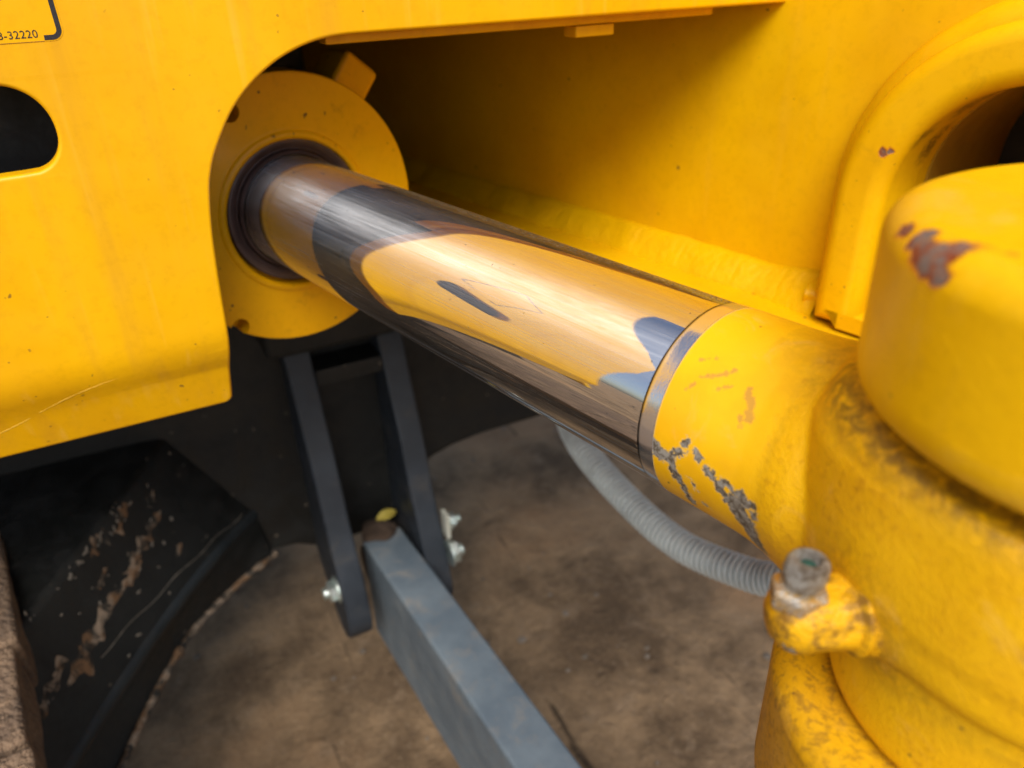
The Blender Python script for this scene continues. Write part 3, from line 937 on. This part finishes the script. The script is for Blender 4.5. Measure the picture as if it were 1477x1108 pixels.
bm = lathe_bm([(-0.003, 0.0058), (0.0000, 0.0060), (0.0016, 0.0056), (0.0028, 0.0044), (0.0035, 0.0024), (0.0037, 0.0)], axis='X', n=48)
obj("worn_plug", mesh_from_bm("worn_plug", bm, 60), M_steel, fit, Matrix.Translation((0.0150, 0.0006, -0.0022)) @ Matrix.Rotation(R(22), 4, 'Y'))

# ------------------------------------------------------------------ swing bracket lugs above and below the rod eye
lugs = thing("swing_bracket", "yellow forked bracket whose rounded lugs hold the rod eye, upper lug chipped to rust", "bracket", ROD.copy())
def lug_outline(r, reach, spread):
    # round nose, body running out towards +y (away from the panel) and +x
    d = R(60)
    ux, uy = math.cos(d), math.sin(d)
    px, py = -uy, ux
    a0 = math.degrees(d) + 90
    pts = arc(0, 0, r, a0, a0 + 180, 72)
    pts += [(ux * reach - px * spread, uy * reach - py * spread), (ux * reach + px * spread, uy * reach + py * spread)]
    return pts
bm = curve_prism([lug_outline(0.0515, 0.115, 0.048)], 0.0365, 0.0070, 8)
xform(bm, Matrix.Translation((0, 0, 0.0402 + 0.0365 / 2)))
for v in bm.verts:                 # undersides of the casting are less rounded
    if v.co.z < 0.0472:
        r = math.hypot(v.co.x, v.co.y)
        if 0.03 < r < 0.06:
            k = 1 + (0.0515 - r) / r * 0.65
            v.co.x *= k
            v.co.y *= k
jitter(bm, 0.0006, 45, 1)
obj("upper_lug", mesh_from_bm("upper_lug", bm, 40), M_lug, lugs)
bm = curve_prism([lug_outline(0.0560, 0.115, 0.050)], 0.050, 0.0072, 5)
xform(bm, Matrix.Translation((0, 0, -0.0428 - 0.025)))
jitter(bm, 0.0007, 55, 3)
obj("lower_lug", mesh_from_bm("lower_lug", bm, 40), M_lug2, lugs)
bm = lathe_bm([(-0.10, 0.0), (-0.10, 0.019), (0.070, 0.019), (0.070, 0.0)], axis='Z', n=64)
obj("pin", mesh_from_bm("pin", bm), M_steel, lugs)
bm = box_bm(0.090, 0.125, -0.052, 0.052, -0.093, 0.078, 0.008, 4)
xform(bm, Matrix.Rotation(R(60), 4, 'Z'))
obj("post", mesh_from_bm("post", bm), M_lug, lugs)

# ------------------------------------------------------------------ black undercarriage
under = thing("undercarriage_frame", "black muddy undercarriage frame with arched leg under the yellow panel", "undercarriage")
hub = [(0.087, 0.171), (0.062, 0.184), (0.040, 0.187), (0.012, 0.184), (-0.012, 0.176), (-0.030, 0.20), (-0.034, 0.335), (-0.6, 0.34), (-0.6, 0.488), (0.55, 0.488), (0.55, 0.254), (0.338, 0.249),
       (0.275, 0.2495), (0.239, 0.246), (0.215, 0.239), (0.198, 0.228), (0.190, 0.212), (0.186, 0.171)]
bm = curve_prism([hub], 0.26, 0.006, 3)
xform(bm, Matrix.Translation((0, 0.632 + 0.13, 0)) @ XZ)
obj("centre_section", mesh_from_bm("centre_section", bm), M_black, under)
# leg: lofted over its bends, reaching out to the track
cA = [(-0.04, 0.80, 0.375), (-0.10, 0.74, 0.365), (-0.18, 0.65, 0.352), (-0.26, 0.56, 0.34), (-0.34, 0.46, 0.33)]
cB = [(-0.022, 0.640, 0.345), (-0.060, 0.575, 0.337), (-0.095, 0.528, 0.330), (-0.140, 0.467, 0.320), (-0.200, 0.385, 0.305)]
cE = [(0.034, 0.636, 0.240), (-0.019, 0.582, 0.240), (-0.077, 0.513, 0.235), (-0.132, 0.432, 0.230), (-0.180, 0.350, 0.222)]
cG = [(0.040, 0.628, 0.1875), (-0.012, 0.600, 0.1825), (-0.058, 0.547, 0.188), (-0.112, 0.447, 0.188), (-0.150, 0.350, 0.184)]
cH = [(0.030, 0.640, 0.176), (-0.022, 0.612, 0.171), (-0.068, 0.555, 0.176), (-0.122, 0.455, 0.176), (-0.160, 0.350, 0.172)]
cI = [(-0.04, 0.80, 0.17), (-0.10, 0.74, 0.17), (-0.18, 0.65, 0.17), (-0.26, 0.56, 0.17), (-0.34, 0.46, 0.17)]
rowsC = [catmull(c, 10) for c in (cA, cB, cE, cG, cH, cI)]
def between(P, Q, k):
    return [[p.lerp(q, t / k) for p, q in zip(P, Q)] for t in range(k)]
grid = []
for k, (P, Q) in enumerate(zip(rowsC, rowsC[1:] + rowsC[:1])):
    grid += between(P, Q, (6, 10, 6, 3, 3, 3)[k])
bm = bmesh.new()
gv = [[bm.verts.new(p) for p in row] for row in grid]
for a in range(len(gv)):
    A, B = gv[a], gv[(a + 1) % len(gv)]
    for i in range(len(A) - 1):
        bm.faces.new((A[i], A[i + 1], B[i + 1], B[i]))
bm.faces.new([row[0] for row in gv][::-1])
bm.faces.new([row[-1] for row in gv])
me = mesh_from_bm("leg", bm, 24)
leg = obj("leg", me, M_black, under)
b = leg.modifiers.new("b", 'BEVEL')
b.width = 0.006
b.segments = 4
b.limit_method = 'ANGLE'
b.angle_limit = R(18)
# the strip of bare, muddy metal along the lower edge
edge = catmull(cG, 24)
bm = sweep_bm([p + Vector((0.001, -0.001, 0.0)) for p in edge], lambda i, L: 0.0032 + 0.0022 * mnoise.noise(Vector((L * 70, 1, 7))), 10)
jitter(bm, 0.0012, 240, 5)
obj("muddy_edge", mesh_from_bm("muddy_edge", bm, 70), M_smear, leg)
rib = catmull(cE, 24)
bm = sweep_bm([p + Vector((-0.0050, 0.0055, -0.0045)) for p in rib], lambda i, L: 0.0100, 18)
obj("rounded_rib", mesh_from_bm("rounded_rib", bm, 60), M_rib, leg)  # carries the painted highlight band of the bend
# dried mud smears on the leg's slope: (u along leg, v across slope from B to E, half length, half width, tilt)
PB, PE = catmull(cB, 40), catmull(cE, 40)
def on_leg(u, v):
    i = u * (len(PB) - 1)
    i0 = int(min(max(i, 0), len(PB) - 2))
    f = i - i0
    return PB[i0].lerp(PB[i0 + 1], f).lerp(PE[i0].lerp(PE[i0 + 1], f), v)
smears = [(.33, .10, .022, .0035, .2), (.30, .36, .026, .0040, .1), (.38, .42, .024, .0035, .15), (.43, .50, .018, .0045, .1), (.56, .52, .030, .0055, .1), (.62, .58, .026, .0075, .15), (.72, .50, .020, .0050, .3),
          (.45, .08, .016, .0040, .0), (.80, .42, .016, .0030, .4), (.22, .20, .010, .0030, .2), (.50, .30, .010, .0025, .3), (.28, .70, .007, .0025, .3)]
for si, (u, v, hl, hw, tl) in enumerate(smears):
    hw *= 2.4
    hl *= 1.5
    bm = bmesh.new()
    nrm = ((on_leg(u + .02, v) - on_leg(u - .02, v)).cross(on_leg(u, v + .05) - on_leg(u, v - .05))).normalized()
    if nrm.y > 0:
        nrm = -nrm
    nu, nw = 26, 7
    rows2 = []
    for i in range(nu + 1):
        t = i / nu * 2 - 1
        row = []
        wv = (1 - abs(t) ** 2.5) * (0.55 + 0.7 * abs(mnoise.noise(Vector((t * 2.7, si * 3.1, 0)))) )
        for k in range(nw + 1):
            q = (k / nw * 2 - 1)
            off = 0.35 * hw * mnoise.noise(Vector((t * 3, si, 4))) * 3
            uu = u + t * hl * 2.2
            p = on_leg(uu, v + (q * wv * hw + off + t * hl * tl) * 8)
            h = (1 - q * q) * wv * 0.0012 * (0.5 + abs(mnoise.noise(Vector((t * 7, q * 3, si))))) - 0.0002
            row.append(bm.verts.new(p + nrm * h))
        rows2.append(row)
    for A, B in zip(rows2[:-1], rows2[1:]):
        for k in range(nw):
            bm.faces.new((A[k], A[k + 1], B[k + 1], B[k]))
    obj("mud_smear", mesh_from_bm("mud_smear", bm, 80, False), M_smear, leg)
# a long pale scratch and small chips down to bright metal
def leg_normal(u, v):
    n_ = ((on_leg(u + .02, v) - on_leg(u - .02, v)).cross(on_leg(u, v + .05) - on_leg(u, v - .05))).normalized()
    return -n_ if n_.y > 0 else n_
M_chip = simple("bare_chip", (0.21, 0.185, 0.15), 0.6, 0.2, 0.5, 120)
path = [on_leg(u, v) + leg_normal(u, v) * 0.0002 for u, v in [(0.05 + 0.55 * k / 60, 0.93 - 0.22 * (k / 60) ** 1.5 + 0.012 * math.sin(k * .35)) for k in range(61)]]
bm = sweep_bm(path, lambda i, L: 0.00055 * (0.5 + abs(mnoise.noise(Vector((L * 60, 0, 3))))), 6)
obj("long_scratch", mesh_from_bm("long_scratch", bm, 70), M_chip, leg)
chip_me = None
for i in range(70):
    if i < 40:
        u, v = random.gauss(.55, .22), random.gauss(.06, .05)
    else:
        u, v = random.uniform(.05, .85), random.uniform(.05, .95)
    if chip_me is None:
        bm = bmesh.new()
        bmesh.ops.create_icosphere(bm, subdivisions=2, radius=0.0016)
        for q in bm.verts:
            q.co.z *= 0.25
        jitter(bm, 0.0005, 700, 3)
        chip_me = mesh_from_bm("paint_chip", bm, 80)
    nn = leg_normal(min(max(u, .03), .9), v)
    k = random.uniform(.25, 1.0)
    obj("paint_chip", chip_me, M_chip if i == 0 else None, leg, Matrix.Translation(on_leg(u, v) + nn * 0.0001) @ nn.to_track_quat('Z', 'Y').to_matrix().to_4x4() @ Matrix.Rotation(random.uniform(0, 6), 4, 'Z') @ Matrix.Diagonal((k * random.uniform(.8, 2.2), k, k, 1)))
# pivot lugs for the arm
bprof = [(0.66, 0.440), (0.622, 0.440), (0.606, 0.397), (0.590, 0.352), (0.578, 0.320), (0.568, 0.285), (0.560, 0.250), (0.546, 0.215), (0.537, 0.190)] + arc(0.570, 0.1560, 0.0400, 160, 300, 20) + [(0.625, 0.150), (0.66, 0.19)]
YZ = Matrix(((0, 0, 1, 0), (1, 0, 0, 0), (0, 1, 0, 0), (0, 0, 0, 1)))
for xc in (0.0935, 0.1770):
    bm = curve_prism([bprof], 0.0230, 0.0026, 3)
    xform(bm, Matrix.Translation((xc, 0, 0)) @ YZ)
    obj("pivot_lug", mesh_from_bm("pivot_lug", bm), M_brack, under)
bm = box_bm(0.066, 0.205, 0.588, 0.634, 0.412, 0.4865, 0.006, 3)
obj("mount_block", mesh_from_bm("mount_block", bm), M_black, under)
bm = box_bm(0.1052, 0.1653, 0.600, 0.640, 0.372, 0.388, 0.002)
obj("cross_web", mesh_from_bm("cross_web", bm), M_black, under)
def hex_bolt(name, x, y, z, dirx, r=0.0112, h=0.009, mat=M_zinc):
    b1 = lathe_bm([(0, 0), (0, r), (h * .8, r), (h, r * .82), (h, 0)], n=6)
    bmesh.ops.bevel(b1, geom=[e for e in b1.edges], offset=0.0005, segments=2, affect='EDGES')
    o = obj(name, mesh_from_bm(name, b1, 30), mat, under, Matrix.Translation((x, y, z)) @ Matrix.Rotation(0 if dirx > 0 else math.pi, 4, 'Z') @ Matrix.Rotation(R(random.uniform(0, 60)), 4, 'X'))
    b2 = lathe_bm([(-0.0005, r * .6), (-0.0005, r * 1.18), (0.0014, r * 1.18), (0.0016, r * 1.1), (0.0016, r * .6)], n=40)
    obj("washer", mesh_from_bm("washer", b2), mat, o)
    b3 = lathe_bm([(h - .001, r * .5), (h + 0.004, r * .5), (h + 0.0048, r * .4), (h + 0.0048, 0)], n=28)
    obj("thread_end", mesh_from_bm("thread_end", b3), mat, o)
hex_bolt("pivot_bolt", 0.0818, 0.5545, 0.182, -1)
hex_bolt("pivot_bolt", 0.1887, 0.5330, 0.197, 1)
bm = box_bm(0.1887, 0.1930, 0.535, 0.548, 0.212, 0.240, 0.001)
obj("locking_plate", mesh_from_bm("locking_plate", bm), simple("pale_zinc_plate", (0.62, 0.62, 0.52), 0.45, 0.3, 0.2, 120), under)
hex_bolt("retaining_bolt", 0.1932, 0.5410, 0.229, 1, 0.0075, 0.007)

# ------------------------------------------------------------------ slate blade arm
AD = Vector((0.077, -0.997, 0)).normalized()
ARM = Matrix.Translation((0.1415, 0.5610, 0.2)) @ Matrix.Rotation(math.atan2(AD.y, AD.x), 4, 'Z')
arm = thing("blade_arm", "slate grey square tube arm bolted between dark lugs, running low over the earth", "arm", ARM.copy())
bm = box_bm(-0.030, 0.75, -0.0205, 0.0205, -0.125, 0.0, 0.0035, 4)
obj("tube", mesh_from_bm("tube", bm), M_slate, arm)
bm = lathe_bm([(-0.020, 0.0), (-0.020, 0.024), (0.020, 0.024), (0.020, 0.0)], axis='Y', n=48)
xform(bm, Matrix.Translation((-0.020, 0, -0.030)))
obj("pivot_sleeve", mesh_from_bm("pivot_sleeve", bm), simple("rusty_steel", (0.12, 0.07, 0.04), 0.8, 0.2, 0.4, 90), arm)
bm = bmesh.new()
bmesh.ops.create_icosphere(bm, subdivisions=4, radius=1)
for v in bm.verts:
    v.co = Vector((v.co.x * .016, v.co.y * .019, v.co.z * .008))
jitter(bm, .006, 60, 3)
xform(bm, Matrix.Translation((-0.034, 0.0, 0.0)))
obj("mud_cake", mesh_from_bm("mud_cake", bm, 80), simple("rust_mud", (0.085, 0.052, 0.032), .9, 0, .4, 90, 1), arm)

# a yellowed leaf caught between the lugs
bm = bmesh.new()
NL = 14
rows2 = []
for i in range(NL + 1):
    t = i / NL
    w = 0.0052 * math.sin(math.pi * t) ** .7 + 0.0002
    rows2.append([bm.verts.new((-0.011 + 0.022 * t, w * q, 0.003 * math.sin(3 * t) + 0.0022 * q * q)) for q in (-1, -.5, 0, .5, 1)])
for A, B in zip(rows2[:-1], rows2[1:]):
    for k in range(4):
        bm.faces.new((A[k], B[k], B[k + 1], A[k + 1]))
lf = obj("leaf", mesh_from_bm("leaf", bm, 80, False), M_leaf)
lf.modifiers.new("t", 'SOLIDIFY').thickness = 0.0006
lf.matrix_world = Matrix.Translation((0.150, 0.604, 0.207)) @ Matrix.Rotation(R(8), 4, 'Z') @ Matrix.Rotation(R(25), 4, 'X')
tag(lf, "small yellowed leaf caught between the dark lugs at the end of the arm", "leaf")

# ------------------------------------------------------------------ grey corrugated conduit
pts = [(0.375, 0.66, 0.395), (0.335, 0.583, 0.3835), (0.3055, 0.528, 0.3748), (0.2823, 0.4776, 0.3678), (0.2667, 0.4232, 0.3607), (0.268, 0.365, 0.3495), (0.274, 0.307, 0.3455), (0.287, 0.256, 0.355), (0.293, 0.234, 0.365), (0.300, 0.200, 0.385), (0.310, 0.15, 0.43), (0.33, 0.12, 0.47)]
path = catmull(pts, 30)
# resample finely and evenly
cum = [0.0]
for a, b_ in zip(path[:-1], path[1:]):
    cum.append(cum[-1] + (b_ - a).length)
PITCH = 0.0042
NS = int(cum[-1] / PITCH * 12)
fine = []
k = 0
for i in range(NS + 1):
    L = cum[-1] * i / NS
    while k < len(cum) - 2 and cum[k + 1] < L:
        k += 1
    f = (L - cum[k]) / max(cum[k + 1] - cum[k], 1e-9)
    fine.append(path[k].lerp(path[k + 1], f))
bm = sweep_bm(fine, lambda i, L: 0.0094 + 0.0018 * math.tanh(1.6 * math.cos(2 * math.pi * L / PITCH)), 24)
hose = obj("corrugated_conduit", mesh_from_bm("corrugated_conduit", bm, 80), M_conduit)
tag(hose, "grey corrugated plastic conduit hanging in a curve below the chrome rod", "conduit")

# ------------------------------------------------------------------ mud-caked track at the far left
track = thing("rubber_track", "mud caked rubber track with raised blocks beside the black leg", "track", Matrix.Translation((-0.2255, 0.45, 0.040)) @ Matrix.Rotation(R(7.0), 4, 'Z'))
bm = box_bm(-0.20, 0.075, -0.46, 0.42, 0.225, 0.262, 0.006, 2)
bmesh.ops.subdivide_edges(bm, edges=[e for e in bm.edges if e.calc_length() > .05], cuts=24, use_grid_fill=True)
jitter(bm, 0.002, 40, 1)
obj("belt", mesh_from_bm("belt", bm, 60), M_rub, track)
base = None
for i in range(10):
    y = -0.40 + i * 0.084
    if base is None:
        bm = box_bm(-0.20, 0.0925, -0.0400, 0.0400, 0.255, 0.300, 0.003, 2)
        bmesh.ops.subdivide_edges(bm, edges=[e for e in bm.edges if e.calc_length() > .03], cuts=10, use_grid_fill=True)
        jitter(bm, 0.0012, 60, 2)
        base = mesh_from_bm("tread_block", bm, 60)
    o = obj("tread_block", base, M_rub if i == 0 else None, track, Matrix.Translation((random.uniform(-.002, .002), y, random.uniform(-.002, .002))))
